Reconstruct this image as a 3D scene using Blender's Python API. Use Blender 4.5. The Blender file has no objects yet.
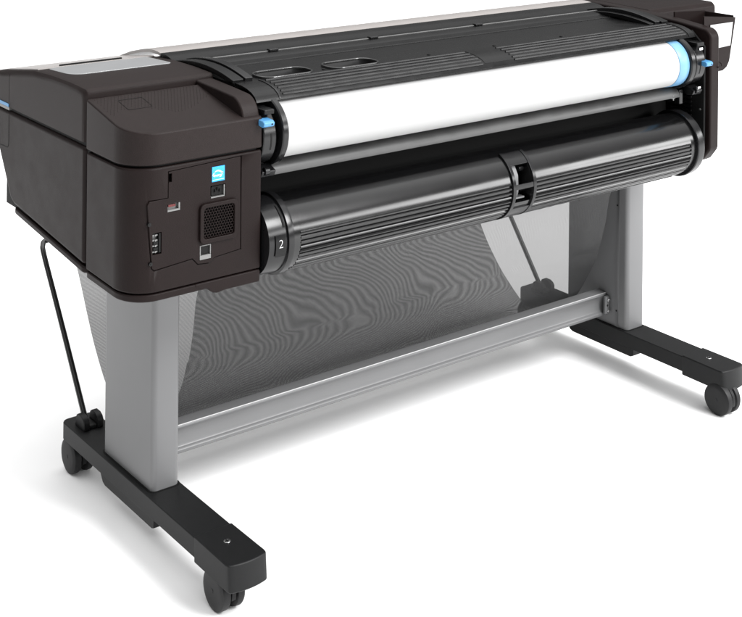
import bpy, bmesh, math, random
from mathutils import Vector, Matrix
random.seed(4)
S = bpy.context.scene
COL = S.collection
PI = math.pi

# ------------------------------------------------------------------ materials
def mat(name, col, rough=.45, spec=.5, metal=0., noise=0., nscale=40., bump=0., bscale=600., coat=0., rnoise=0.):
    m = bpy.data.materials.new(name); m.use_nodes = True
    nt = m.node_tree; b = nt.nodes['Principled BSDF']
    b.inputs['Base Color'].default_value = (*col, 1)
    b.inputs['Roughness'].default_value = rough
    b.inputs['Specular IOR Level'].default_value = spec
    b.inputs['Metallic'].default_value = metal
    b.inputs['Coat Weight'].default_value = coat
    tc = nt.nodes.new('ShaderNodeTexCoord')
    if noise or rnoise:
        n = nt.nodes.new('ShaderNodeTexNoise'); n.inputs['Scale'].default_value = nscale
        n.inputs['Detail'].default_value = 5
        nt.links.new(tc.outputs['Object'], n.inputs['Vector'])
        if noise:
            r = nt.nodes.new('ShaderNodeMapRange')
            r.inputs['From Min'].default_value = .3; r.inputs['From Max'].default_value = .7
            r.inputs['To Min'].default_value = 1 - noise; r.inputs['To Max'].default_value = 1 + noise
            nt.links.new(n.outputs['Fac'], r.inputs['Value'])
            mx = nt.nodes.new('ShaderNodeMix'); mx.data_type = 'RGBA'; mx.blend_type = 'MULTIPLY'
            mx.inputs['Factor'].default_value = 1
            mx.inputs['A'].default_value = (*col, 1)
            nt.links.new(r.outputs['Result'], mx.inputs['B'])
            nt.links.new(mx.outputs['Result'], b.inputs['Base Color'])
        if rnoise:
            r2 = nt.nodes.new('ShaderNodeMapRange')
            r2.inputs['From Min'].default_value = .3; r2.inputs['From Max'].default_value = .7
            r2.inputs['To Min'].default_value = max(rough - rnoise, .02); r2.inputs['To Max'].default_value = rough + rnoise
            nt.links.new(n.outputs['Fac'], r2.inputs['Value'])
            nt.links.new(r2.outputs['Result'], b.inputs['Roughness'])
    if bump:
        n2 = nt.nodes.new('ShaderNodeTexNoise'); n2.inputs['Scale'].default_value = bscale
        n2.inputs['Detail'].default_value = 2
        nt.links.new(tc.outputs['Object'], n2.inputs['Vector'])
        bp = nt.nodes.new('ShaderNodeBump'); bp.inputs['Strength'].default_value = bump
        bp.inputs['Distance'].default_value = .001
        nt.links.new(n2.outputs['Fac'], bp.inputs['Height'])
        nt.links.new(bp.outputs['Normal'], b.inputs['Normal'])
    return m

M = {}
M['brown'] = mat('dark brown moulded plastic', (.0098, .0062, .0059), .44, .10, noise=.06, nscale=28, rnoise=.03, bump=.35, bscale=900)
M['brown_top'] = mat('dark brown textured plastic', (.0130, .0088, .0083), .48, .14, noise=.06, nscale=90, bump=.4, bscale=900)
M['window'] = mat('smoked glossy window', (.30, .305, .31), .14, .7, rnoise=.05, nscale=12)
M['lid'] = mat('pale grey lid plastic', (.30, .28, .27), .3, .5, noise=.03, nscale=15)
M['black'] = mat('satin black plastic', (.0042, .0042, .0044), .27, .20, noise=.1, nscale=30, rnoise=.05, bump=.02, bscale=700)
M['black_gloss'] = mat('gloss black plastic', (.006, .006, .0065), .24, .34, rnoise=.05, nscale=18)
M['drum'] = mat('semi gloss black cover', (.0030, .0030, .0032), .18, .50, rnoise=.02, nscale=9, noise=.1)
M['cavity'] = mat('matt black interior', (.005, .005, .005), .7, .2)
M['interior'] = mat('black interior plastic', (.007, .007, .0072), .45, .3, rnoise=.08, nscale=25)
M['grey_rail'] = mat('scuffed steel guide rail', (.040, .040, .040), .42, .4, metal=0, noise=.3, nscale=14, rnoise=.1)
M['alu'] = mat('silver grey painted steel', (.135, .136, .1385), .42, .5, metal=.1, noise=.02, nscale=8, bump=.06, bscale=900)
M['foot'] = mat('charcoal foot plastic', (.0068, .0070, .0073), .48, .22, noise=.08, nscale=60, bump=.2, bscale=800)
M['rubber'] = mat('black caster rubber', (.0085, .0085, .009), .5, .28, noise=.1, nscale=60)
M['chrome'] = mat('polished steel', (.7, .7, .7), .18, .5, metal=1)
M['edge_highlight'] = mat('painted edge highlight', (.42, .42, .42), .35, .5, metal=.3)  # paler colour stands in for the glint on the crossbar edge
M['alu_bar'] = mat('light silver painted steel', (.140, .141, .143), .38, .5, metal=.1, noise=.03, nscale=10, bump=.06, bscale=900)
M['rim_gloss'] = mat('high gloss black rim', (.02, .02, .02), .08, .9)
M['rod'] = mat('black painted rod', (.01, .01, .01), .22, .6)
M['paper'] = mat('white paper', (.40, .40, .40), .6, .3, noise=.012, nscale=5)
M['blue'] = mat('sky blue plastic', (.06, .22, .43), .4, .5)
M['paleblue'] = mat('pale blue plastic ring', (.13, .29, .47), .4, .5)
M['sticker'] = mat('cyan blue sticker', (.02, .30, .74), .4, .4)
M['white'] = mat('white print', (.8, .8, .8), .5, .3)
M['greyprint'] = mat('grey print', (.5, .5, .5), .5, .3)
M['red'] = mat('red port', (.10, .008, .008), .4, .4)
M['port'] = mat('port metal', (.15, .15, .148), .4, .5, metal=.3)
M['floor'] = mat('white studio floor', (.93, .93, .93), .6, .2, noise=.004, nscale=2)

def fabric_mat():
    m = bpy.data.materials.new('black woven mesh fabric'); m.use_nodes = True
    nt = m.node_tree; N = nt.nodes; L = nt.links
    for n in list(N): N.remove(n)
    out = N.new('ShaderNodeOutputMaterial')
    uv = N.new('ShaderNodeUVMap'); uv.uv_map = 'UVMap'       # u = metres along the width, v = metres along the cloth
    ns = N.new('ShaderNodeTexNoise'); ns.inputs['Scale'].default_value = 7; ns.inputs['Detail'].default_value = 1.5
    L.new(uv.outputs['UV'], ns.inputs['Vector'])
    cen = N.new('ShaderNodeVectorMath'); cen.operation = 'SUBTRACT'; cen.inputs[1].default_value = (.5, .5, .5)
    L.new(ns.outputs['Color'], cen.inputs[0])
    sc = N.new('ShaderNodeVectorMath'); sc.operation = 'SCALE'; sc.inputs['Scale'].default_value = WARP
    L.new(cen.outputs[0], sc.inputs[0])
    ad = N.new('ShaderNodeVectorMath'); ad.operation = 'ADD'
    L.new(uv.outputs['UV'], ad.inputs[0]); L.new(sc.outputs[0], ad.inputs[1])
    sp = N.new('ShaderNodeSeparateXYZ'); L.new(ad.outputs[0], sp.inputs[0])
    # the cloth is stretched a little unevenly along its length
    k1 = N.new('ShaderNodeMath'); k1.operation = 'MULTIPLY_ADD'; L.new(sp.outputs['Y'], k1.inputs[0]); k1.inputs[1].default_value = STRETCH; k1.inputs[2].default_value = 1
    k2 = N.new('ShaderNodeMath'); k2.operation = 'MULTIPLY_ADD'; L.new(sp.outputs['X'], k2.inputs[0]); k2.inputs[1].default_value = SKEW; L.new(k1.outputs[0], k2.inputs[2]); k1 = k2
    yv = N.new('ShaderNodeMath'); yv.operation = 'MULTIPLY'; L.new(sp.outputs['Y'], yv.inputs[0]); L.new(k1.outputs[0], yv.inputs[1])
    def thread(sock, period, amp, lo):
        a = N.new('ShaderNodeMath'); a.operation = 'MULTIPLY'; a.inputs[1].default_value = 2 * PI / period
        L.new(sock, a.inputs[0])
        s = N.new('ShaderNodeMath'); s.operation = 'SINE'; L.new(a.outputs[0], s.inputs[0])
        r = N.new('ShaderNodeMapRange'); r.inputs['From Min'].default_value = lo; r.inputs['From Max'].default_value = lo + .6
        r.inputs['To Min'].default_value = 1 - amp; r.inputs['To Max'].default_value = 1
        L.new(s.outputs[0], r.inputs['Value'])
        return r.outputs['Result']
    a = thread(yv.outputs[0], PERIOD_V, .84, -.2)
    b = thread(sp.outputs['X'], PERIOD_U, .42, -.3)
    mul = N.new('ShaderNodeMath'); mul.operation = 'MULTIPLY'; L.new(a, mul.inputs[0]); L.new(b, mul.inputs[1])
    m2 = N.new('ShaderNodeMath'); m2.operation = 'MULTIPLY'; m2.inputs[1].default_value = .51; L.new(mul.outputs[0], m2.inputs[0]); mul = m2
    tr = N.new('ShaderNodeBsdfTransparent')
    df = N.new('ShaderNodeBsdfPrincipled'); df.inputs['Base Color'].default_value = (.010, .010, .0105, 1)
    df.inputs['Roughness'].default_value = .6
    mx = N.new('ShaderNodeMixShader')
    L.new(mul.outputs[0], mx.inputs['Fac']); L.new(df.outputs[0], mx.inputs[1]); L.new(tr.outputs[0], mx.inputs[2])
    L.new(mx.outputs[0], out.inputs['Surface'])
    return m
WARP, PERIOD_V, PERIOD_U, STRETCH, SKEW = .0072, .0022, .0018, .09, .095
M['fabric'] = fabric_mat()

# ------------------------------------------------------------------ mesh helpers
def link(name, bm, m, parent=None, bevel=0., seg=3, angle=35):
    bmesh.ops.recalc_face_normals(bm, faces=bm.faces)
    me = bpy.data.meshes.new(name); bm.to_mesh(me); bm.free()
    for p in me.polygons: p.use_smooth = True
    me.set_sharp_from_angle(angle=math.radians(angle))
    ms = m if isinstance(m, (list, tuple)) else [m]
    for q in ms: me.materials.append(M[q] if isinstance(q, str) else q)
    o = bpy.data.objects.new(name, me); COL.objects.link(o)
    if parent is not None: o.parent = parent
    if bevel:
        b = o.modifiers.new('edge', 'BEVEL'); b.width = bevel; b.segments = seg
        b.limit_method = 'ANGLE'; b.angle_limit = math.radians(30); b.harden_normals = True
    return o

def prism(bm, pts, a0, a1, ax):
    """closed polygon pts in the other two axes, extruded from a0 to a1 along ax"""
    def P(p, a):
        return {'x': (a, p[0], p[1]), 'y': (p[0], a, p[1]), 'z': (p[0], p[1], a)}[ax]
    lo = [bm.verts.new(P(p, a0)) for p in pts]; hi = [bm.verts.new(P(p, a1)) for p in pts]
    n = len(pts)
    bm.faces.new(lo); bm.faces.new(hi[::-1])
    for i in range(n):
        bm.faces.new((lo[i], lo[(i + 1) % n], hi[(i + 1) % n], hi[i]))
    return lo, hi

def box(bm, x0, x1, y0, y1, z0, z1):
    return prism(bm, [(x0, y0), (x1, y0), (x1, y1), (x0, y1)], z0, z1, 'z')

def rrect(x0, x1, y0, y1, r, n=6, corners=(1, 1, 1, 1)):
    """rounded rectangle; corners order: (x0,y0),(x1,y0),(x1,y1),(x0,y1); r may be a list"""
    if not isinstance(r, (list, tuple)): r = [r] * 4
    C = [(x0, y0, 1, 1, PI), (x1, y0, -1, 1, 1.5 * PI), (x1, y1, -1, -1, 0), (x0, y1, 1, -1, .5 * PI)]
    out = []
    for k, (x, y, sx, sy, a) in enumerate(C):
        if not corners[k] or r[k] <= 0: out.append((x, y)); continue
        cx, cy = x + sx * r[k], y + sy * r[k]
        for i in range(n + 1):
            t = a + .5 * PI * i / n
            out.append((cx + r[k] * math.cos(t), cy + r[k] * math.sin(t)))
    return out

def cyl(bm, c, r, a0, a1, ax='x', n=48, r2=None):
    pts0 = [(c[0] + r * math.cos(2 * PI * i / n), c[1] + r * math.sin(2 * PI * i / n)) for i in range(n)]
    if r2 is None: return prism(bm, pts0, a0, a1, ax)
    pts1 = [(c[0] + r2 * math.cos(2 * PI * i / n), c[1] + r2 * math.sin(2 * PI * i / n)) for i in range(n)]
    def P(p, a):
        return {'x': (a, p[0], p[1]), 'y': (p[0], a, p[1]), 'z': (p[0], p[1], a)}[ax]
    lo = [bm.verts.new(P(p, a0)) for p in pts0]; hi = [bm.verts.new(P(p, a1)) for p in pts1]
    bm.faces.new(lo); bm.faces.new(hi[::-1])
    for i in range(n): bm.faces.new((lo[i], lo[(i + 1) % n], hi[(i + 1) % n], hi[i]))

def lathe_x(bm, c, prof, n=64):
    """prof: list of (x, r) revolved round the X axis through (y,z)=c; ends closed"""
    rings = []
    for x, r in prof:
        rings.append([bm.verts.new((x, c[0] + r * math.cos(2 * PI * i / n), c[1] + r * math.sin(2 * PI * i / n))) for i in range(n)])
    for a, b in zip(rings, rings[1:]):
        for i in range(n): bm.faces.new((a[i], a[(i + 1) % n], b[(i + 1) % n], b[i]))
    bm.faces.new(rings[0]); bm.faces.new(rings[-1][::-1])

def tube(bm, pts, r, n=16):
    pts = [Vector(p) for p in pts]; rings = []
    up = Vector((1, 0, .01)).normalized()
    for i, p in enumerate(pts):
        d = (pts[min(i + 1, len(pts) - 1)] - pts[max(i - 1, 0)]).normalized()
        a = up.cross(d)
        if a.length < 1e-3: a = Vector((0, 1, 0)).cross(d)
        a.normalize(); b = d.cross(a)
        rings.append([bm.verts.new(p + r * (math.cos(2 * PI * k / n) * a + math.sin(2 * PI * k / n) * b)) for k in range(n)])
    for a, b in zip(rings, rings[1:]):
        for i in range(n): bm.faces.new((a[i], a[(i + 1) % n], b[(i + 1) % n], b[i]))
    bm.faces.new(rings[0]); bm.faces.new(rings[-1][::-1])

def strip_x(bm, prof, x0, x1, t):
    """open profile (y,z) given thickness t (towards its right-hand side), extruded along X"""
    n = len(prof); off = []
    for i in range(n):
        a = Vector(prof[max(i - 1, 0)]); b = Vector(prof[min(i + 1, n - 1)])
        d = (b - a).normalized(); nn = Vector((d.y, -d.x))
        off.append(tuple(Vector(prof[i]) + nn * t))
    prism(bm, list(prof) + off[::-1], x0, x1, 'x')

def cut(o, cutters):
    """boolean difference baked into the mesh"""
    tmp = []
    for bm in cutters:
        bmesh.ops.recalc_face_normals(bm, faces=bm.faces)
        me = bpy.data.meshes.new('cutter'); bm.to_mesh(me); bm.free()
        c = bpy.data.objects.new('cutter', me); COL.objects.link(c); tmp.append(c)
        md = o.modifiers.new('cut', 'BOOLEAN'); md.object = c; md.operation = 'DIFFERENCE'; md.solver = 'EXACT'
    bpy.context.view_layer.update()
    dg = bpy.context.evaluated_depsgraph_get()
    me = bpy.data.meshes.new_from_object(o.evaluated_get(dg))
    o.modifiers.clear(); o.data = me
    for p in me.polygons: p.use_smooth = True
    me.set_sharp_from_angle(angle=math.radians(30))
    wn = o.modifiers.new('normals', 'WEIGHTED_NORMAL'); wn.keep_sharp = True; wn.weight = 100
    for c in tmp:
        cm = c.data; bpy.data.objects.remove(c); bpy.data.meshes.remove(cm)
    return o

def bx(*a):
    bm = bmesh.new(); box(bm, *a); return bm

def text_mesh(name, body, size, mtx, m, parent, ext=.0002, off=0.):
    cu = bpy.data.curves.new(name, 'FONT'); cu.body = body; cu.size = size; cu.extrude = ext; cu.offset = off
    cu.align_x = 'CENTER'; cu.align_y = 'CENTER'
    t = bpy.data.objects.new(name, cu); COL.objects.link(t)
    bpy.context.view_layer.update()
    me = bpy.data.meshes.new_from_object(t.evaluated_get(bpy.context.evaluated_depsgraph_get()))
    bpy.data.objects.remove(t); bpy.data.curves.remove(cu)
    me.transform(mtx); me.materials.clear(); me.materials.append(M[m])
    o = bpy.data.objects.new(name, me); COL.objects.link(o); o.parent = parent
    return o

# ------------------------------------------------------------------ top-level things
printer = bpy.data.objects.new('large_format_printer', None); COL.objects.link(printer)
printer['label'] = 'dark brown and black large format printer on a silver grey wheeled stand'
printer['category'] = 'printer'
roll = bpy.data.objects.new('paper_roll', None); COL.objects.link(roll)
roll['label'] = 'wide white paper roll with a blue end ring, mounted across the back of the printer'
roll['category'] = 'paper roll'
roll.location = (0, .048, .7955)
Rinv = Matrix.Translation((0, 0, -.8))

# ------------------------------------------------------------------ left housing (as seen in the photo)
XL, XI = -.310, -.053
# lower rear block
bm = bmesh.new()
lo, hi = prism(bm, rrect(XL, XI, 0, .160, [.056, .004, .004, .004], 10), .569, .776, 'z')
for v in lo:
    # underside rises a little towards the front and the outer side
    v.co.z = .568 + .03 * v.co.y
house = link('rear_housing', bm, 'brown', printer, bevel=.007, seg=3)
cuts = []
cuts.append(bx(-.156, -.126, -.01, .018, .707, .7285))       # power inlet
cuts.append(bx(-.176, -.153, -.01, .015, .605, .6305))       # network socket
cuts.append(bx(-.2385, -.214, -.01, .012, .698, .712))       # usb slot
cuts.append(bx(-.266, -.249, -.01, .014, .632, .668))        # accessory port
cuts.append(bx(-.172, -.110, -.01, .010, .641, .694))        # fan opening
# connector panel carries the same openings
PAN = [(-.237, .7655), (-.096, .7705), (-.095, .610), (-.146, .6055), (-.157, .598), (-.179, .600), (-.190, .6115), (-.262, .606),
       (-.2665, .610), (-.276, .716), (-.272, .7215), (-.237, .7215)]
def grow(pts, d):
    out = []; n = len(pts)
    for i in range(n):
        p, a, b = Vector(pts[i]), Vector(pts[i - 1]), Vector(pts[(i + 1) % n])
        e1 = (p - a).normalized(); e2 = (b - p).normalized()
        n1 = Vector((-e1.y, e1.x)); n2 = Vector((-e2.y, e2.x))
        k = (n1 + n2).normalized()
        out.append(tuple(p + k * d / max(k.dot(n1), .4)))
    return out
bm = bmesh.new(); prism(bm, grow(PAN, .0016), -.012, .004, 'y'); cuts.append(bm)
cut(house, cuts)
bm = bmesh.new(); prism(bm, PAN, .0006, .0065, 'y')
cp = link('connector_panel', bm, 'brown', printer, bevel=.0008, seg=2)
cc = [bx(-.156, -.126, -.01, .018, .707, .7285), bx(-.176, -.153, -.01, .018, .605, .6305), bx(-.2385, -.214, -.01, .018, .698, .712),
      bx(-.266, -.249, -.01, .018, .632, .668), bx(-.172, -.110, -.01, .018, .641, .694), bx(-.2365, -.2305, -.01, .018, .748, .7625)]
cut(cp, cc)
# sockets
bm = bmesh.new()
prism(bm, [(-.1545, .7085), (-.1275, .7085), (-.1275, .727), (-.1545, .727)], .010, .014, 'y')
box(bm, -.1545, -.1275, .001, .010, .7072, .7092); box(bm, -.1292, -.1275, .001, .010, .7095, .727)
s = link('power_socket', bm, 'port', cp)
bm = bmesh.new()
prism(bm, rrect(-.1525, -.1305, .7102, .7262, .003, 3), .004, .0098, 'y')
for x in (-.146, -.1415, -.137): box(bm, x - .0006, x + .0006, .0005, .004, .716 + (.003 if x == -.1415 else 0), .721 + (.003 if x == -.1415 else 0))
link('socket_core', bm, 'cavity', s)
bm = bmesh.new()
box(bm, -.1755, -.1535, .010, .014, .6055, .630); box(bm, -.1755, -.1535, .0008, .010, .6055, .613)
box(bm, -.1755, -.1735, .001, .0098, .6132, .630); box(bm, -.1555, -.1535, .001, .0098, .6132, .630); box(bm, -.1733, -.1557, .001, .0098, .6282, .630)
s = link('network_socket', bm, 'port', cp, bevel=.0004, seg=1)
bm = bmesh.new(); box(bm, -.172, -.157, .0035, .0098, .6145, .627)
link('socket_core', bm, 'cavity', s)
bm = bmesh.new(); box(bm, -.238, -.2145, .0070, .0118, .6985, .7115); box(bm, -.238, -.2145, .001, .0068, .6985, .7015); box(bm, -.2172, -.2145, .001, .0068, .7018, .7115)
s = link('data_port', bm, 'port', cp)
bm = bmesh.new(); box(bm, -.2350, -.2215, .0040, .0068, .7055, .7095)
link('port_insert', bm, 'red', s)
bm = bmesh.new()
box(bm, -.2655, -.2495, .010, .0135, .6325, .6675)
for z in (.6355, .6455, .6545, .663):
    box(bm, -.2640, -.2545, .0045, .0098, z - .0012, z + .0012)
    cyl(bm, (-.259, z), .0016, .003, .0098, 'y', 8)
s = link('accessory_port', bm, 'port', cp)
bm = bmesh.new(); box(bm, -.263, -.2545, .0030, .0097, .6475, .6525); box(bm, -.263, -.2545, .0030, .0097, .6385, .6425); box(bm, -.2535, -.2500, .0020, .0097, .634, .666)
link('port_insert', bm, 'cavity', s)
bm = bmesh.new(); box(bm, -.2362, -.2308, .004, .006, .7483, .7622); link('hinge_slot', bm, 'cavity', cp)
# screws / dots on the panel edge
for (x, z) in ((-.2725, .684), (-.2695, .618)):
    bm = bmesh.new(); cyl(bm, (x, z), .0032, -.0012, .004, 'y', 20); cyl(bm, (x, z), .0014, -.0018, .004, 'y', 6)
    link('panel_screw', bm, 'black', cp)
# fan grille
bm = bmesh.new()
outer = rrect(-.178, -.103, .633, .701, .009, 5); inner = rrect(-.1705, -.1105, .641, .6935, .005, 5)
def ringprism(bm, A, B, a0, a1, ax='y'):
    P = lambda p, a: {'x': (a, p[0], p[1]), 'y': (p[0], a, p[1]), 'z': (p[0], p[1], a)}[ax]
    n = len(A)
    v = [[bm.verts.new(P(p, a)) for p in Q] for Q, a in ((A, a0), (B, a0), (B, a1), (A, a1))]
    for k in range(4):
        for i in range(n): bm.faces.new((v[k][i], v[k][(i + 1) % n], v[(k + 1) % 4][(i + 1) % n], v[(k + 1) % 4][i]))
ringprism(bm, outer, inner, -.0050, .0020)
fg = link('fan_grille', bm, 'brown', cp, bevel=.0018, seg=2)
bm = bmesh.new()
hs = .0031
def bar(bm, p, q, w, y0, y1):
    p, q = Vector(p), Vector(q); d = (q - p).normalized(); n = Vector((-d.y, d.x)) * w
    prism(bm, [tuple(p + n), tuple(q + n), tuple(q - n), tuple(p - n)], y0, y1, 'y')
row = 0; z = .6405
while z < .697:
    x = -.1725 + (hs * .866 if row % 2 else 0)
    while x < -.108:
        c = Vector((x, z)); vs = [c + hs * Vector((math.sin(k * PI / 3), math.cos(k * PI / 3))) for k in range(6)]
        for k in (0, 1, 2):
            a, b = vs[k], vs[k + 1]
            if -.1715 < min(a.x, b.x) and max(a.x, b.x) < -.1095 and .640 < min(a.y, b.y) and max(a.y, b.y) < .6945:
                bar(bm, a, b, .00055, -.0022 + .0003 * k, .0012)
        x += hs * 1.732
    z += hs * 1.5; row += 1
link('grille_mesh', bm, 'brown', fg)
bm = bmesh.new(); box(bm, -.1715, -.1105, .0072, .0092, .6415, .6935); link('fan_backing', bm, 'cavity', fg)
# sticker
bm = bmesh.new(); box(bm, -.1535, -.1285, -.0001, .0005, .735, .7605)
st = link('energy_sticker', bm, 'sticker', cp)
bm = bmesh.new()
def arc(bm, cx, cz, r, a0, a1, w, y, n=14, w1=None):
    w1 = w if w1 is None else w1
    for i in range(n):
        t0, t1 = a0 + (a1 - a0) * i / n, a0 + (a1 - a0) * (i + 1) / n
        f0 = w + (w1 - w) * i / n; f1 = w + (w1 - w) * (i + 1) / n
        q = [(cx + (r + s * f) * math.cos(t), cz + (r + s * f) * math.sin(t)) for t, f, s in ((t0, f0, 1), (t0, f0, -1), (t1, f1, -1), (t1, f1, 1))]
        bm.faces.new([bm.verts.new((p[0], y, p[1])) for p in q])
arc(bm, -.142, .7455, .0085, PI * .02, PI * .95, .0004, -.0004)
arc(bm, -.143, .742, .0105, PI * .15, PI * .9, .0003, -.0004)
for k in range(5):   # small star at the right end of the arc
    a = PI / 2 + k * 2 * PI / 5
    c = Vector((-.1335, .7490)); p = c + .0023 * Vector((math.cos(a), math.sin(a)))
    n_ = Vector((-math.sin(a), math.cos(a))) * .0008
    bm.faces.new([bm.verts.new((q.x, -.0004, q.y)) for q in (p, c + n_, c - n_)])
box(bm, -.1525, -.1295, -.00045, -.0003, .7378, .7383)
link('sticker_emblem', bm, 'white', st)
text_mesh('sticker_lettering', 'energy', .0065, Matrix.Translation((-.1425, -.0004, .7455)) @ Matrix.Rotation(PI / 2, 4, 'X'), 'white', st)

# seam core behind the tier gap
bm = bmesh.new(); prism(bm, rrect(XL + .006, XI - .006, .006, .150, [.058, .004, .004, .004], 8), .770, .79, 'z')
link('seam_gasket', bm, 'cavity', printer)
# upper rear tier with sloping top
bm = bmesh.new()
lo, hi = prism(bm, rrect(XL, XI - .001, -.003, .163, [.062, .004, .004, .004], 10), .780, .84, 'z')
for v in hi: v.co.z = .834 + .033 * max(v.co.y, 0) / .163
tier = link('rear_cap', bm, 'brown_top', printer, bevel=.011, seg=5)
# raised dots
bm = bmesh.new()
def dot(bm, x, y, r, h):
    zt = .834 + .033 * y / .163
    vs = [bm.verts.new((x + r * math.cos(a), y + r * math.sin(a), zt - .0002)) for a in (PI / 4, 3 * PI / 4, 5 * PI / 4, 7 * PI / 4)]
    vs2 = [bm.verts.new((x + .5 * r * math.cos(a), y + .5 * r * math.sin(a), zt + h)) for a in (PI / 4, 3 * PI / 4, 5 * PI / 4, 7 * PI / 4)]
    bm.faces.new(vs2)
    for i in range(4): bm.faces.new((vs[i], vs[(i + 1) % 4], vs2[(i + 1) % 4], vs2[i]))
for j in range(17):
    for i in range(34):
        x = -.298 + i * .0065 + (.00325 if j % 2 else 0); y = .154 - j * .0062
        if y < .085 + .02 * math.sin(i * .25): continue
        if x > -.098: continue
        dot(bm, x, y, .0016, .0010)
link('grip_texture', bm, 'brown_top', tier)
bm = bmesh.new()
ringprism(bm, rrect(-.262, -.215, .098, .140, .002, 2), rrect(-.2615, -.2155, .0986, .1394, .002, 2), .80, .81, 'z')
for v in bm.verts: v.co.z = .8345 + .033 * v.co.y / .163 + (.0002 if v.co.z > .805 else -.002)
link('hatch_outline', bm, 'cavity', tier)

# inner rail (raised wall beside the roll bay)
def rail_profile(z_end=.812):
    top = [(.36, .880), (.30, .8785), (.20, .875), (.10, .871), (.045, .868)]
    nose = [(.045 - .040 * math.sin(t), .828 + .040 * math.cos(t)) for t in [k * PI / 16 for k in range(1, 9)]]
    return top + nose + [(.005, z_end), (.36, z_end)]
bm = bmesh.new()
prism(bm, rail_profile(.815), -.090, -.0545, 'x')
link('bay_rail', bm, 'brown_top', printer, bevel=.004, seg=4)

# lower front block
bm = bmesh.new()
prism(bm, [(.168, .5765), (.478, .6070), (.494, .614), (.600, .766), (.600, .783), (.168, .783)], XL, XI, 'x')
fl = link('front_housing', bm, 'brown', printer, bevel=.009, seg=4)
bm = bmesh.new()
P_ = [(.5030, .775), (.5030, .722), (.5045, .715), (.5090, .7115), (.545, .7100)]
for a, b in zip(P_, P_[1:]):
    a, b = Vector(a), Vector(b); d = (b - a).normalized(); n_ = Vector((-d.y, d.x)) * .0007
    prism(bm, [tuple(a + n_), tuple(b + n_), tuple(b - n_), tuple(a - n_)], XL - .0003, XL + .001, 'x')
link('ink_door_seam', bm, 'cavity', fl)
bm = bmesh.new(); prism(bm, rrect(XL + .006, XI - .006, .152, .53, .006, 3), .60, .80, 'z')
link('seam_gasket', bm, 'cavity', printer)
# upper front block: profile in (y,z)
bm = bmesh.new()
prof = [(.168, .790), (.168, .872), (.170, .878), (.175, .8815), (.20, .8825), (.24, .8835), (.32, .8825), (.40, .878), (.47, .867), (.54, .856), (.60, .843), (.612, .832), (.60, .800), (.575, .790)]
n_ = 4
secs = [(XL, .012), (XL + .0015, .006), (XL + .006, .0015), (XL + .012, 0), (XI, 0)]
rings = []
for x, ins in secs:
    ring = []
    for (y, z) in prof:
        yy = y + ins if y < .3 else y - ins
        zz = z - ins if z > .85 else z
        ring.append(bm.verts.new((x, min(max(yy, .168), .612), zz)))
    rings.append(ring)
for a, b in zip(rings, rings[1:]):
    for i in range(len(prof)): bm.faces.new((a[i], a[(i + 1) % len(prof)], b[(i + 1) % len(prof)], b[i]))
bm.faces.new(rings[0]); bm.faces.new(rings[-1][::-1])
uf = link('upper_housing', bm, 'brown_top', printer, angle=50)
cut(uf, [bx(XL - .01, XL + .002, .5015, .503, .80, .90)])
# smoked window on top
bm = bmesh.new()
pts = rrect(-.281, -.072, .290, .392, [.03, .008, .004, .012], 6)
lo, hi = prism(bm, pts, .8, .81, 'z')
def ztop(y):
    P = prof
    for (a, b) in zip(P[4:11], P[5:12]):
        if a[0] <= y <= b[0]: return a[1] + (b[1] - a[1]) * (y - a[0]) / (b[0] - a[0])
    return .88
for v in lo: v.co.z = ztop(v.co.y) - .002
for v in hi: v.co.z = ztop(v.co.y) + .0012
link('display_window', bm, 'window', uf, bevel=.0006, seg=1)
bm = bmesh.new(); box(bm, -.25, -.12, .404, .408, .8770, .8812); link('window_slot', bm, 'cavity', uf)
# blue strip of the ink door
bm = bmesh.new(); box(bm, XL - .0012, XL + .01, .503, .56, .7905, .7965); link('ink_door_strip', bm, 'blue', uf)
bm = bmesh.new(); box(bm, XL - .0008, XL + .01, .500, .56, .7845, .7900); link('ink_door_latch', bm, 'port', uf)

# small skirt under the housing
bm = bmesh.new(); prism(bm, rrect(XL + .008, XI - .004, .008, .150, [.05, .004, .004, .004], 8), .556, .575, 'z')
link('seam_gasket', bm, 'cavity', printer)
bm = bmesh.new()
lo, hi = prism(bm, rrect(XL + .001, XI - .001, .001, .158, [.055, .003, .003, .003], 10), .5535, .5660, 'z')
for v in list(lo) + list(hi): v.co.z += .03 * v.co.y
link('base_tray', bm, 'brown', printer, bevel=.0045, seg=3)
bm = bmesh.new()
prism(bm, [(-.185, .560), (-.160, .5535), (-.148, .5445), (-.140, .5425), (-.125, .5445), (-.054, .5445), (-.054, .5665), (-.185, .5665)], .0002, .11, 'y')
link('housing_skirt', bm, 'brown', printer, bevel=.003)
bm = bmesh.new()
lo, hi = prism(bm, rrect(XL + .001, XI - .001, .166, .487, [.014, .004, .02, .02], 5), .5610, .5735, 'z')
for v in list(lo) + list(hi): v.co.z += .031 * (v.co.y - .168) / .32
link('base_tray', bm, 'brown', printer, bevel=.0045, seg=3)

# ------------------------------------------------------------------ central body
X0, X1 = -.052, 1.162
bm = bmesh.new()
prism(bm, [(.135, .590), (.50, .590), (.555, .66), (.565, .83), (.50, .855), (.42, .868), (.135, .862)], X0, 1.172, 'x')
link('chassis', bm, 'interior', printer)
# roll bay back wall / floor
bm = bmesh.new()
strip_x(bm, [(.118, .640), (.120, .705), (.122, .76), (.120, .81), (.105, .848)], X0, X1, .004)
link('bay_wall', bm, 'cavity', printer)
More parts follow.
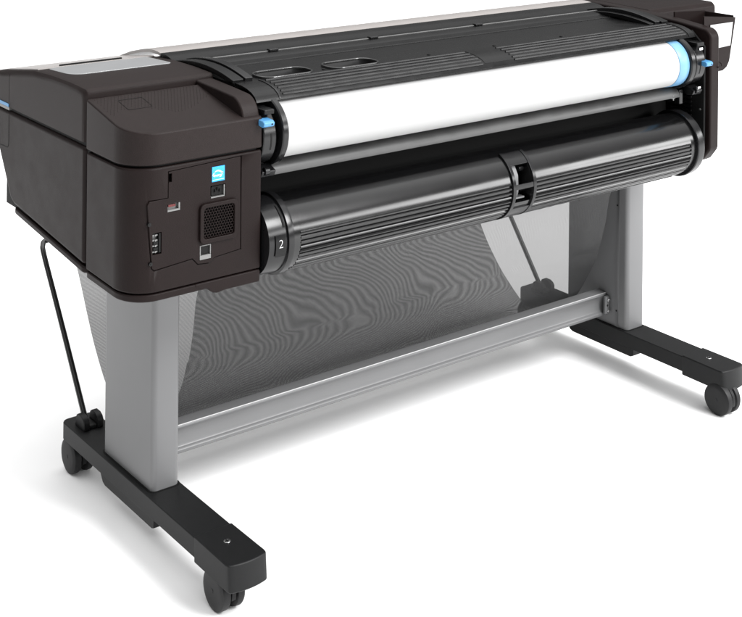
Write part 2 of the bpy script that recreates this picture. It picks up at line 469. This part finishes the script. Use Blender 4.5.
# grey guide rail under the roll
bm = bmesh.new()
strip_x(bm, [(.0335, .7170), (.0345, .7235), (.0385, .7300), (.047, .7350), (.060, .7385), (.115, .7420)][::-1], -.012, 1.105, .003)
gr = link('guide_rail', bm, 'grey_rail', printer, angle=60)
bm = bmesh.new()
for x in (1.106,): box(bm, x, x + .012, .032, .10, .700, .733)
link('rail_bracket', bm, 'black_gloss', gr, bevel=.002)
bm = bmesh.new(); box(bm, 1.078, 1.090, .0315, .0335, .716, .7185); box(bm, 1.083, 1.0855, .0312, .0335, .712, .723); link('rail_clip', bm, 'port', gr)

# ribbed plate over the roll
def plate_curve(t):
    # t 0 at lip, 1 at rear end
    P = [(.0275, .8515), (.0295, .8550), (.034, .8605), (.045, .8665), (.060, .8708), (.078, .8735), (.100, .8745)]
    k = t * (len(P) - 1); i = min(int(k), len(P) - 2); f = k - i
    return (P[i][0] + (P[i + 1][0] - P[i][0]) * f, P[i][1] + (P[i + 1][1] - P[i][1]) * f)
bm = bmesh.new()
strip_x(bm, [plate_curve(k / 18) for k in range(19)], -.047, 1.155, .003)
rp = link('roll_cover', bm, 'black', printer, angle=50)
bm = bmesh.new()
for k in range(6):
    t = .30 + k * .125
    (y, z) = plate_curve(t)
    for a, b in ((.012, .497), (.585, 1.125)):
        prism(bm, [(y - .0020, z - .001), (y - .0012, z + .0022), (y + .0010, z + .0025), (y + .0028, z - .0005)], a, b, 'x')
link('cover_ribs', bm, 'black', rp, angle=25)
bm = bmesh.new()
pr = [plate_curve(t) for t in (.30, .40, .5, .6, .7, .8, .9, 1)]
strip_x(bm, [(y - .0001, z + .0010) for y, z in pr], .503, .579, .002)
link('cover_label_plate', bm, 'black', rp, bevel=.0006, seg=1)
for x in (.003, 1.135):
    bm = bmesh.new(); strip_x(bm, [(y - .0006, z + .0012) for y, z in [plate_curve(k / 18) for k in range(1, 19)]], x - .0015, x + .0015, .002)
    link('cover_seam', bm, 'black_gloss', rp)

# smooth dished panel with two handle slots
bm = bmesh.new()
sp = [(.100, .8745), (.125, .8742), (.150, .8738), (.180, .8740), (.210, .8752), (.235, .8772), (.252, .8795)]
strip_x(bm, sp, X0 + .002, 1.150, .006)
tp = link('top_panel', bm, 'black', printer, angle=50)
sc = []
for a, b in ((.014, .128), (.172, .286)):
    bm = bmesh.new(); prism(bm, rrect(a, b,   .094, .152, .022, 8), .85, .90, 'z'); sc.append(bm)
cut(tp, sc)
for a, b in ((.014, .128), (.172, .286)):
    bm = bmesh.new()
    ringprism(bm, rrect(a - .003, b + .003, .091, .155, .026, 8), rrect(a + .001, b - .001, .095, .151, .022, 8), .8730, .8785, 'z')
    g = link('handle_rim', bm, 'rim_gloss', tp, bevel=.0018, seg=3)
    bm = bmesh.new()
    A = rrect(a + .0005, b - .0005, .0945, .1515, .0215, 8); B = rrect(a + .003, b - .003, .096, .1485, .0195, 8); n_ = len(A)
    rs = [[bm.verts.new((p[0], p[1], z)) for p in Q] for Q, z in ((A, .8752), (B, .8560))]
    for k in range(n_): bm.faces.new((rs[0][k], rs[0][(k + 1) % n_], rs[1][(k + 1) % n_], rs[1][k]))
    hw = link('handle_well', bm, 'interior', g, angle=60)
    bm = bmesh.new(); bm.faces.new([bm.verts.new((p[0], p[1], .8562)) for p in B]); link('well_floor', bm, 'cavity', g)
for x in (.158, .42, .60, .80):
    bm = bmesh.new(); cyl(bm, (x, .112), .0035, .871, .8757, 'z', 16); link('rest_pad', bm, 'cavity', tp)
# crease line along the panel
bm = bmesh.new(); prism(bm, [(.2250, .8745), (.2255, .8775), (.2275, .8782), (.2290, .8755)], .02, 1.10, 'x'); link('panel_crease', bm, 'black', tp)
# hinge strip, bright trim, roller recess
bm = bmesh.new(); strip_x(bm, [(.252, .8790), (.262, .8822), (.288, .8835)], X0 + .002, 1.16, .006)
hs_ = link('hinge_strip', bm, 'black', printer)
bm = bmesh.new(); prism(bm, [(.2865, .8835), (.2865, .8845), (.2880, .8850), (.2895, .8845), (.2895, .8830)], -.02, 1.13, 'x'); link('trim_wire', bm, 'port', hs_)
for x in (.145, .40, .70):
    bm = bmesh.new(); box(bm, x, x + .022, .281, .293, .8835, .8885); link('hinge_clip', bm, 'black_gloss', hs_, bevel=.0015)
bm = bmesh.new()
strip_x(bm, [(.292, .8825), (.300, .8800), (.312, .8795), (.325, .8815), (.338, .8850), (.350, .8872), (.362, .8880), (.372, .8876)], X0 - .0005, 1.17, .006)
link('roller_cover', bm, 'black', printer, angle=50)
# pale lid towards the front
bm = bmesh.new()
strip_x(bm, [(.370, .8870), (.384, .8890), (.400, .8895), (.420, .8890), (.450, .884), (.50, .872), (.56, .852)], X0 - .0003, 1.173, .006)
link('front_lid', bm, 'lid', printer, angle=50)
bm = bmesh.new()
strip_x(bm, [(.396, .8798), (.43, .8752), (.47, .8685), (.54, .8575), (.598, .8450)], XL + .012, XI - .001, .002)
link('control_panel_surround', bm, 'lid', uf, angle=50)

# curved end brackets of the hinged cover
def arc_band(x0, x1, lift, m):
    bm = bmesh.new()
    pts = []
    for k in range(15):
        t = k / 14; y = .105 + .235 * t
        pts.append((y, .868 + lift * math.sin(PI * (.12 + .80 * t)) ** .8))
    strip_x(bm, pts, x0, x1, .010)
    return link('cover_end_arc', bm, m, printer, bevel=.0015, angle=50)
arc_band(-.050, -.026, .024, 'black'); arc_band(-.023, -.006, .027, 'black_gloss')
arc_band(1.085, 1.10, .020, 'black'); arc_band(1.104, 1.122, .028, 'black_gloss'); arc_band(1.128, 1.150, .024, 'black')

# ------------------------------------------------------------------ right side panel and housing
bm = bmesh.new()
out = [(.0, .596), (.003, .588), (.020, .566), (.034, .558), (.50, .575), (.55, .66), (.56, .85), (.42, .889), (.30, .887), (.20, .884), (.10, .878), (.045, .8725), (.024, .870)]
nose = [(.024 - .024 * math.sin(t), .846 + .024 * math.cos(t)) for t in [k * PI / 16 for k in range(1, 9)]]
prism(bm, out + nose, 1.176, 1.209, 'x')
sp_ = link('side_panel', bm, 'brown', printer, bevel=.006, seg=4)
bm = bmesh.new()
for k in range(6): box(bm, 1.164, 1.1695, .045, .105, .716 - k * .0105, .721 - k * .0105)
link('vent_slat', bm, 'black', sp_, bevel=.001)
bm = bmesh.new(); prism(bm, [(.012, .60), (.11, .60), (.11, .862), (.05, .862), (.012, .83)], 1.168, 1.1735, 'x'); link('inner_liner', bm, 'interior', sp_)
bm = bmesh.new(); cyl(bm, (.022, .683), .0025, 1.166, 1.1685, 'x', 10); link('liner_screw', bm, 'port', sp_)
bm = bmesh.new()
prism(bm, [(.205, .815), (.205, .876), (.215, .886), (.42, .889), (.55, .85), (.55, .815)], 1.2075, 1.455, 'x')
link('right_housing', bm, 'brown', printer, bevel=.005)
# document pocket
bm = bmesh.new()
prism(bm, [(1.204, .892), (1.322, .880), (1.320, .868), (1.300, .778), (1.290, .764), (1.275, .757), (1.204, .757)], .042, .046, 'y')
prism(bm, [(1.204, .892), (1.322, .886), (1.300, .778), (1.290, .764), (1.275, .757), (1.204, .757)], .130, .134, 'y')
prism(bm, [(1.318, .884), (1.3215, .884), (1.2995, .780), (1.296, .780)], .0465, .1295, 'y')
prism(bm, [(1.204, .757), (1.275, .757), (1.290, .764), (1.296, .775), (1.293, .777), (1.287, .768), (1.274, .761), (1.204, .761)], .0465, .1295, 'y')
dp = link('document_pocket', bm, 'brown', printer, bevel=.0008, seg=1)
bm = bmesh.new(); prism(bm, [(1.225, .870), (1.309, .870), (1.3, .815), (1.225, .812)], .0400, .0412, 'y'); link('pocket_card', bm, 'paper', dp)
# little wire loop at the panel
bm = bmesh.new(); tube(bm, [(1.2, -.002 + .0, .780), (1.211, -.004, .781), (1.215, -.002, .786), (1.211, .003, .7925), (1.2, .004, .793)], .0016, 8)
link('panel_loop', bm, 'brown', sp_)

# ------------------------------------------------------------------ roll-bay holders with blue levers
HY, HZ = .046, .793
def holder(x0, x1, side):
    bm = bmesh.new()
    pts = []
    for k in range(25):
        a = math.radians(100 + 190 * k / 24); pts.append((HY + .050 * math.cos(a), HZ + .052 * math.sin(a)))
    pts += [(.112, .742), (.112, .838)]
    prism(bm, pts, x0, x1, 'x')
    h = link('spindle_holder', bm, 'black_gloss', printer, bevel=.003)
    bm = bmesh.new()
    xm = (x0 + x1) / 2 + (.002 if side < 0 else -.003)
    A = [math.radians(q) for q in range(170, 204, 3)]
    prism(bm, [(HY + .0503 * math.cos(a), HZ + .0523 * math.sin(a)) for a in A] + [(HY + .045 * math.cos(a), HZ + .047 * math.sin(a)) for a in A[::-1]], xm - .0015, xm + .0015, 'x')
    link('holder_slot', bm, 'cavity', h)
    bm = bmesh.new()
    zl, yl, lx = (.824, -.014, -.0625) if side < 0 else (.796, -.012, 1.139)
    prism(bm, [(yl, zl - .0065), (yl - .006, zl - .0045), (yl - .008, zl + .002), (yl - .003, zl + .0055), (yl + .018, zl + .0065), (yl + .020, zl - .004)], lx, lx + .0225, 'x')
    lv = link('release_lever', bm, 'blue', h, bevel=.0022)
    bm = bmesh.new(); cyl(bm, (lx + .0165, zl - .0005), .0015, yl - .0080, yl, 'y', 12); link('lever_pin', bm, 'cavity', lv)
    bm = bmesh.new(); box(bm, x0 + .001, x1 - .006, -.004, .030, .836, .845); link('holder_top_clip', bm, 'black', h, bevel=.002)
    bm = bmesh.new(); prism(bm, [(.006, .733), (.012, .722), (.030, .720), (.040, .730), (.030, .742)], x0 + .004, x0 + .034, 'x')
    link('holder_foot', bm, 'black_gloss', h, bevel=.002)
    bm = bmesh.new(); cyl(bm, (.010, .733), .007, x0 + .010, x0 + .020, 'x', 20); link('foot_roller', bm, 'black_gloss', h, bevel=.001)
    if side > 0:
        bm = bmesh.new(); box(bm, x0 + .004, x0 + .016, -.0085, -.002, .828, .834); link('holder_spring_clip', bm, 'chrome', h, bevel=.001)
        bm = bmesh.new(); box(bm, x0 + .010, x0 + .020, .000, .006, .738, .743); link('holder_spring_clip', bm, 'chrome', h, bevel=.001)
    return h
holder(-.052, -.024, -1)
holder(1.122, 1.154, 1)

# ------------------------------------------------------------------ paper roll (own thing)
def rlink(name, bm, m, parent=roll, **k):
    bmesh.ops.transform(bm, matrix=Rinv, verts=bm.verts) if parent is not None else None
    return link(name, bm, m, parent, **k)
RR = .0520
bm = bmesh.new(); lathe_x(bm, (0, .8), [(.001, RR - .002), (.0015, RR), (1.062, RR), (1.0625, RR - .002)], 128)
rlink('paper', bm, 'paper', angle=60)
bm = bmesh.new(); lathe_x(bm, (0, .8), [(-.018, .040), (-.017, .0595), (-.015, .0615), (-.006, .0615), (-.004, .0595), (0, .048)], 96)
ed = rlink('end_disc', bm, 'black_gloss', angle=40)
bm = bmesh.new(); lathe_x(bm, (0, .8), [(1.0628, .040), (1.0630, .0525), (1.064, .0532), (1.083, .0536), (1.0945, .0536), (1.096, .0525)], 96)
rlink('hub_ring', bm, 'paleblue', angle=40)
bm = bmesh.new(); lathe_x(bm, (0, .8), [(1.0965, .035), (1.0967, .0570), (1.099, .0595), (1.110, .0595), (1.112, .057), (1.1125, .03)], 96)
rlink('end_disc', bm, 'black_gloss', angle=40)

# ------------------------------------------------------------------ lower roll cover (ribbed drum)
CY, CZ, R = .045, .610, .068
def pol(a, r=R):  # a in degrees, 180 = facing the viewer (-Y), 90 = up
    a = math.radians(a); return (CY + r * math.cos(a), CZ + r * math.sin(a))
def drum_prof(ribs):
    P = []
    a = 62
    while a < 166: P.append(pol(a)); a += 4
    if ribs:
        a = 167; step = 7.4
        for k in range(12):
            P += [pol(a, R + .0004), pol(a + 1.4, R + .0014), pol(a + 2.8, R + .0014), pol(a + 3.9, R - .0022), pol(a + 6.0, R - .0024)]
            a += step
        P += [pol(260), pol(264, R + .004)]
    else:
        while a <= 260: P.append(pol(a)); a += 4
        P.append(pol(264, R + .004))
    P += [(CY + .012, CZ - R - .006), (CY + .06, CZ - R - .004), (CY + .065, CZ - .02), (CY + .06, CZ + .045)]
    return P
def drum_piece(bm, x0, x1, ribs):
    prism(bm, drum_prof(ribs), x0, x1, 'x')
bm = bmesh.new()
drum_piece(bm, .002, .016, False); drum_piece(bm, .0161, .5275, True)
drum_piece(bm, .5276, .5950, False); drum_piece(bm, .5951, 1.083, True); drum_piece(bm, 1.0831, 1.098, False)
dr = link('lower_roll_cover', bm, 'drum', printer, angle=28)
# lower bright edge
bm = bmesh.new(); tube(bm, [(.0, CY - .006, CZ - R - .0048), (.6, CY - .006, CZ - R - .0048), (1.09, CY - .006, CZ - R - .0048)], .0022, 10)
link('cover_lower_edge', bm, 'black_gloss', dr)
# end collars
def collar(prof, name='end_collar'):
    bm = bmesh.new(); lathe_x(bm, (CY, CZ), prof, 96); return link(name, bm, 'black_gloss', dr, angle=40)
cl = collar([(-.050, .060), (-.049, .066), (-.030, .0675), (-.0125, .0680), (-.0115, .0725), (-.004, .0735), (.000, .0730), (.0015, .070)])
collar([(1.0985, .066), (1.099, .0735), (1.101, .0752), (1.116, .0752), (1.121, .0742), (1.1235, .071), (1.124, .04)])
# badge with the digit 2 on the left collar
bm = bmesh.new()
strip_x(bm, [pol(a, .0690) for a in range(166, 199, 4)][::-1], -.0375, -.0165, -.0006)
bd = link('roll_number_badge', bm, 'black', cl, bevel=.0004, seg=1)
text_mesh('roll_number', '2', 
    .0215, Matrix.Translation((-.0270, CY - .0700, CZ + .001)) @ Matrix.Rotation(PI / 2, 4, 'X') @ Matrix.Scale(.95, 4, (1, 0, 0)), 'greyprint', cl, off=-.0004)
# groove arcs and little highlights on the collar
bm = bmesh.new()
strip_x(bm, [pol(a, .0688) for a in range(120, 160, 4)][::-1], -.0185, -.0150, -.0006); link('collar_notch', bm, 'cavity', cl)
# centre latch
bm = bmesh.new()
L0, L1 = .5290, .5935
def arcstrip(bm, a0, a1, x0, x1, r0, r1, st=3):
    A = []; a = a0
    while a < a1: A.append(a); a += st
    A.append(a1)
    prism(bm, [pol(a, r1) for a in A] + [pol(a, r0) for a in A[::-1]], x0, x1, 'x')
arcstrip(bm, 112, 252, L0, L0 + .008, R - .002, R + .0042)
arcstrip(bm, 112, 252, L1 - .008, L1, R - .002, R + .0042)
arcstrip(bm, 112, 139, L0 + .0081, L1 - .0081, R - .002, R + .0030)
arcstrip(bm, 214, 252, L0 + .0081, L1 - .0081, R - .002, R + .0030)
arcstrip(bm, 171, 179, L0 + .0081, L1 - .0081, R - .002, R + .0036)
lt = link('cover_latch', bm, 'black_gloss', dr, bevel=.0008, seg=2, angle=30)
cut(dr, [bx(L0 + .010, L1 - .010, -.03, .028, .583, .660)])
bm = bmesh.new()
prism(bm, [(-.006, .634), (.006, .654), (.030, .654), (.030, .588), (-.004, .588), (-.008, .604)], L0 + .0105, L0 + .032, 'x')
box(bm, L0 + .0105, L1 - .018, -.010, .010, .5868, .5905)
link('latch_plate', bm, 'alu', lt, bevel=.001)
bm = bmesh.new(); cyl(bm, (.006, .643), .006, L1 - .024, L1 - .0105, 'x', 20); link('latch_knob', bm, 'black_gloss', lt)
bm = bmesh.new(); cyl(bm, (.004, .603), .007, L1 - .024, L1 - .0105, 'x', 20); link('latch_knob', bm, 'black_gloss', lt)

# ------------------------------------------------------------------ stand
def leg(x0, x1, side):
    bm = bmesh.new()
    prism(bm, rrect(x0, x1, .238, .442, .011, 6), .092, .60, 'z')
    l = link('leg', bm, 'alu', printer, angle=40)
    return l
lL = leg(-.134, -.076, -1); lR = leg(1.166, 1.230, 1)
# shallow channel along both legs: a raised bead at the corner
for l, x in ((lR, 1.166),):
    bm = bmesh.new(); prism(bm, rrect(x - .0012, x + .001, .2635, .2775, .0006, 2), .100, .598, 'z')
    link('leg_bead', bm, 'alu', l, bevel=.0005, seg=1)
for z in (.14, .40, .46):
    bm = bmesh.new(); cyl(bm, (.270, z), .0022, 1.1635, 1.1645, 'x', 12); link('leg_hole', bm, 'cavity', lR)
bm = bmesh.new()
for z in (.38, ): cyl(bm, (.400, z), .002, 1.1650, 1.1662, 'x', 12)
link('leg_hole', bm, 'cavity', lR)
bm = bmesh.new(); prism(bm, [(.325, .562), (.10, .562), (.10, .59), (.45, .59), (.45, .56)], 1.10, 1.24, 'x'); link('body_mount', bm, 'interior', printer)
bm = bmesh.new(); box(bm, -.15, -.06, .2, .46, .565, .59); link('body_mount', bm, 'interior', printer)

# crossbar (pressed channel)
bm = bmesh.new()
prism(bm, [(.3035, .1700), (.3045, .1735), (.3075, .1750), (.334, .1765), (.334, .1195), (.306, .1185), (.3035, .1210), (.3030, .1265), (.3060, .1295), (.3085, .1310), (.3105, .1360), (.3115, .150), (.3105, .1600), (.3060, .1665)], -.0755, 1.1655, 'x')
xb = link('crossbar', bm, 'alu_bar', printer, bevel=.0015, seg=2)
bm = bmesh.new(); box(bm, 1.150, 1.1657, .292, .3025, .126, .170); link('crossbar_bracket', bm, 'alu', xb, bevel=.004)
bm = bmesh.new(); tube(bm, [(-.0755, .3055, .1748), (.5, .3055, .1748), (1.1655, .3055, .1748)], .0011, 8); link('crossbar_highlight', bm, 'edge_highlight', xb)  # added thin pale tube paints the highlight along the top front edge
for z in (.135, .161):
    bm = bmesh.new(); cyl(bm, (1.158, z), .0038, .2885, .292, 'y', 16); link('bolt', bm, 'chrome', xb, bevel=.001)
bm = bmesh.new(); cyl(bm, (1.156, .148), .0026, .2915, .2925, 'y', 12); link('bolt_hole', bm, 'cavity', xb)

# feet
def caster(parent, x, y, far=False):
    wheels = []
    bm = bmesh.new()
    zc, r = .0355, .0355
    for a, b in ((x - .024, x - .004), (x + .006, x + .024)):
        lathe_x(bm, (y, zc), [(a, r - .012), (a + .0008, r - .006), (a + .003, r - .001), (a + .006, r), (b - .005, r), (b - .002, r - .002), (b, r - .006)], 56)
    c = link('caster', bm, 'rubber', parent, angle=30)
    bm = bmesh.new()
    pts = [(y + r * .92 * math.cos(t) , zc + r * .92 * math.sin(t)) for t in [math.radians(q) for q in range(-20, 201, 10)]]
    prism(bm, pts, x - .0035, x + .0055, 'x')
    cyl(bm, (x + .001, y), .010, .055, .075, 'z', 20)
    h = link('caster_housing', bm, 'foot', c, bevel=.001)
    bm = bmesh.new(); cyl(bm, (y, zc), .004, x - .0245, x + .0245, 'x', 16); link('axle', bm, 'rubber', c)
    return c

def foot(xc, cx_, cy_):
    bm = bmesh.new()
    lo, hi = prism(bm, rrect(xc - .0375, xc + .0375, .045, .612, [.002, .002, .016, .016], 4), .064, .0995, 'z')
    f = link('foot', bm, 'foot', printer, bevel=.0025)
    bm = bmesh.new()
    prism(bm, [(.212, .0645), (.214, .047), (.222, .0435), (.414, .0435), (.424, .047), (.436, .0645)], xc - .0345, xc + .0345, 'x')
    link('foot_weight', bm, 'foot', f, bevel=.002)
    # near end cap with bowed end
    bm = bmesh.new()
    n = 10
    pts = [(xc - .0385, .060), (xc - .0395, -.050), (xc - .038, -.058)]
    for k in range(n + 1):
        u = -1 + 2 * k / n; pts.append((xc + .034 * u, -.0660 + .005 * u * u))
    pts += [(xc + .038, -.058), (xc + .0395, -.050), (xc + .0385, .060)]
    lo, hi = prism(bm, pts, .0565, .1025, 'z')
    for v in hi:
        if v.co.y < -.04: v.co.y += .004
    link('foot_end_cap', bm, 'foot', f, bevel=.003, seg=3)
    bm = bmesh.new(); cyl(bm, (xc, .012), .0062, .1000, .1036, 'z', 24); s = link('cap_screw', bm, 'chrome', f, bevel=.0008)
    bm = bmesh.new(); box(bm, xc - .0045, xc + .0045, .0110, .0130, .1034, .1040); box(bm, xc - .001, xc + .001, .0075, .0165, .10345, .1041); link('screw_cross', bm, 'cavity', s)
    # rod clamp
    bm = bmesh.new()
    for a, b in ((-.022, -.0085), (.0085, .022)):
        prism(bm, [(.534, .099), (.534, .116), (.539, .122), (.549, .1265), (.564, .1265), (.572, .122), (.578, .099)], xc + a, xc + b, 'x')
    box(bm, xc - .0088, xc + .0088, .537, .575, .0992, .108)
    link('rod_clamp', bm, 'foot', f, bevel=.0025)
    caster(f, xc + cx_, cy_)
    caster(f, xc - .0125, .582)
    return f
foot(-.109, -.0135, -.001); foot(1.195, -.0195, -.043)
# dark seat where each leg enters its foot
for xc, l in ((-.105, lL), (1.198, lR)):
    bm = bmesh.new(); prism(bm, rrect(xc - .0325, xc + .0325, .2345, .4455, .013, 6), .0975, .1003, 'z'); link('leg_seat', bm, 'cavity', l)

# ------------------------------------------------------------------ catch basket: rods and mesh
def smooth(P, n):
    out = []
    for i in range(len(P) - 1):
        p0, p1, p2, p3 = [Vector(P[max(0, min(len(P) - 1, i + k))]) for k in (-1, 0, 1, 2)]
        for j in range(n):
            t = j / n
            out.append(.5 * ((2 * p1) + (p2 - p0) * t + (2 * p0 - 5 * p1 + 4 * p2 - p3) * t * t + (3 * p1 - p0 - 3 * p2 + p3) * t ** 3))
    out.append(Vector(P[-1])); return out
for xc in (-.115, 1.190):
    bm = bmesh.new()
    sg = 1 if xc < 0 else -1
    P = smooth([(xc, .556, .104), (xc, .60, .163), (xc, .66, .243), (xc, .72, .321), (xc, .775, .392), (xc + .004 * sg, .790, .408), (xc + .015 * sg, .797, .414), (xc + .06 * sg, .797, .414)], 5)
    tube(bm, P, .0058, 16)
    link('basket_arm', bm, 'rod', printer, angle=60)
bm = bmesh.new(); tube(bm, [(-.05, .797, .414), (.5, .797, .414), (1.13, .797, .414)], .0055, 12); link('basket_front_rod', bm, 'rod', printer)
bm = bmesh.new()
U = smooth([(.120, .562), (.165, .530), (.212, .485), (.237, .444), (.252, .37), (.276, .288), (.302, .236), (.352, .160), (.425, .103), (.515, .086), (.600, .140), (.660, .204), (.700, .262), (.745, .335), (.797, .412)], 8)
NX = 120
arcl = [0]
for a, b in zip(U, U[1:]): arcl.append(arcl[-1] + (b - a).length)
uvl = bm.loops.layers.uv.new('UVMap')
grid = []
for i in range(NX + 1):
    x = -.045 + 1.145 * i / NX; rowv = []
    for j, p in enumerate(U):
        s = arcl[j] / arcl[-1]
        # gathers: the hem is bound at both ends, the cloth sags and ripples a little between
        e = math.sin(PI * i / NX)
        rip = .0035 * math.sin(x * 17 + s * 9) * math.sin(PI * s) + .0022 * math.sin(x * 41 - s * 13) * math.sin(PI * s)
        d = (U[min(j + 1, len(U) - 1)] - U[max(j - 1, 0)]).normalized(); nn = Vector((d.y, -d.x))
        keep = 0 if (.28 < s < .48) else 1
        q = p + nn * (rip * 1.0 * keep)
        rowv.append(bm.verts.new((x, q.x, q.y)))
    grid.append(rowv)
for i in range(NX):
    for j in range(len(U) - 1):
        f = bm.faces.new((grid[i][j], grid[i + 1][j], grid[i + 1][j + 1], grid[i][j + 1]))
        for lp, (a, b) in zip(f.loops, ((i, j), (i + 1, j), (i + 1, j + 1), (i, j + 1))):
            lp[uvl].uv = (-.045 + 1.145 * a / NX, arcl[b])
fb = link('catch_basket_mesh', bm, 'fabric', printer, angle=180)
bm = bmesh.new(); tube(bm, [(-.04, .118, .556), (.5, .118, .556), (1.15, .118, .556)], .006, 12); link('basket_rear_rod', bm, 'rod', printer)

# ------------------------------------------------------------------ floor
bm = bmesh.new(); vs = [bm.verts.new(p) for p in ((-60, -40, 0), (80, -40, 0), (80, 100, 0), (-60, 100, 0))]; bm.faces.new(vs)
fl = link('floor', bm, 'floor'); fl['kind'] = 'structure'
fl['label'] = 'seamless white studio floor under the printer'

# ------------------------------------------------------------------ world and lamps
w = bpy.data.worlds.new('World'); S.world = w; w.use_nodes = True
WORLD = 2.6
nt = w.node_tree; bg = nt.nodes['Background']
tc = nt.nodes.new('ShaderNodeTexCoord'); sx = nt.nodes.new('ShaderNodeSeparateXYZ')
nt.links.new(tc.outputs['Generated'], sx.inputs[0])
cr = nt.nodes.new('ShaderNodeValToRGB')
cr.color_ramp.elements[0].position = 0; cr.color_ramp.elements[0].color = (.06, .06, .06, 1)
cr.color_ramp.elements[1].position = 1; cr.color_ramp.elements[1].color = (1, 1, 1, 1)
e = cr.color_ramp.elements.new(.40); e.color = (.08, .08, .08, 1)
e = cr.color_ramp.elements.new(.66); e.color = (.45, .45, .45, 1)
e = cr.color_ramp.elements.new(.84); e.color = (1, 1, 1, 1)
nt.links.new(sx.outputs['Z'], cr.inputs['Fac'])
# the studio is brighter to the right of the printer than to its left
dx = nt.nodes.new('ShaderNodeMath'); dx.operation = 'MULTIPLY_ADD'; dx.inputs[1].default_value = .15; dx.inputs[2].default_value = 1
nt.links.new(sx.outputs['X'], dx.inputs[0])
sm = nt.nodes.new('ShaderNodeMath'); sm.operation = 'MULTIPLY'; sm.inputs[1].default_value = WORLD
nt.links.new(dx.outputs[0], sm.inputs[0])
nt.links.new(cr.outputs['Color'], bg.inputs['Color']); nt.links.new(sm.outputs[0], bg.inputs['Strength'])


def area(name, loc, target, sx_, sy_, power, col=(1, 1, 1)):
    l = bpy.data.lights.new(name, 'AREA'); l.shape = 'RECTANGLE'; l.size = sx_; l.size_y = sy_; l.energy = power; l.color = col
    o = bpy.data.objects.new(name, l); COL.objects.link(o); o.location = loc
    d = Vector(target) - Vector(loc); o.rotation_euler = d.to_track_quat('-Z', 'Y').to_euler()
    o['kind'] = 'structure'
    return o
area('softbox_rear', (4.2, -4.3, 2.15), (.5, 0, .6), 7.0, .8, 260)
area('softbox_key', (3.0, -6.2, 6.6), (.5, .2, .3), 3.2, 3.2, 1050)

# ------------------------------------------------------------------ camera (level, shifted lens)
import numpy as np
cxp, cyp = 371., -195.
vx = (2118., -178.); vy = (-650., -205.)
f = math.sqrt(-((vx[0] - cxp) * (vy[0] - cxp) + (vx[1] - cyp) * (vy[1] - cyp)))
X = Vector((vx[0] - cxp, vx[1] - cyp, f)).normalized(); Y = Vector((vy[0] - cxp, vy[1] - cyp, f)).normalized()
Z = X.cross(Y)
if Z.y > 0: Z = -Z
Y = Z.cross(X)
if Y.z < 0: Y = -Y
# world vectors of the camera's right / up / back axes
right = Vector((X.x, Y.x, Z.x)); down = Vector((X.y, Y.y, Z.y)); fwd = Vector((X.z, Y.z, Z.z))
cam = bpy.data.cameras.new('camera'); co = bpy.data.objects.new('camera', cam); COL.objects.link(co)
mw = Matrix(((right.x, -down.x, -fwd.x, -1.328), (right.y, -down.y, -fwd.y, -1.973), (right.z, -down.z, -fwd.z, 1.382), (0, 0, 0, 1)))
co.matrix_world = mw
cam.sensor_fit = 'HORIZONTAL'; cam.sensor_width = 36; cam.lens = f * 36 / 742
cam.shift_x = 0; cam.shift_y = (cyp - 308.5) / 742
cam.clip_start = .05; cam.clip_end = 400
S.camera = co
S.render.engine = 'CYCLES'
S.cycles.transparent_max_bounces = 16
S.cycles.max_bounces = 8
S.view_settings.view_transform = 'Standard'; S.view_settings.look = 'None'
S.view_settings.exposure = 0; S.view_settings.gamma = 1
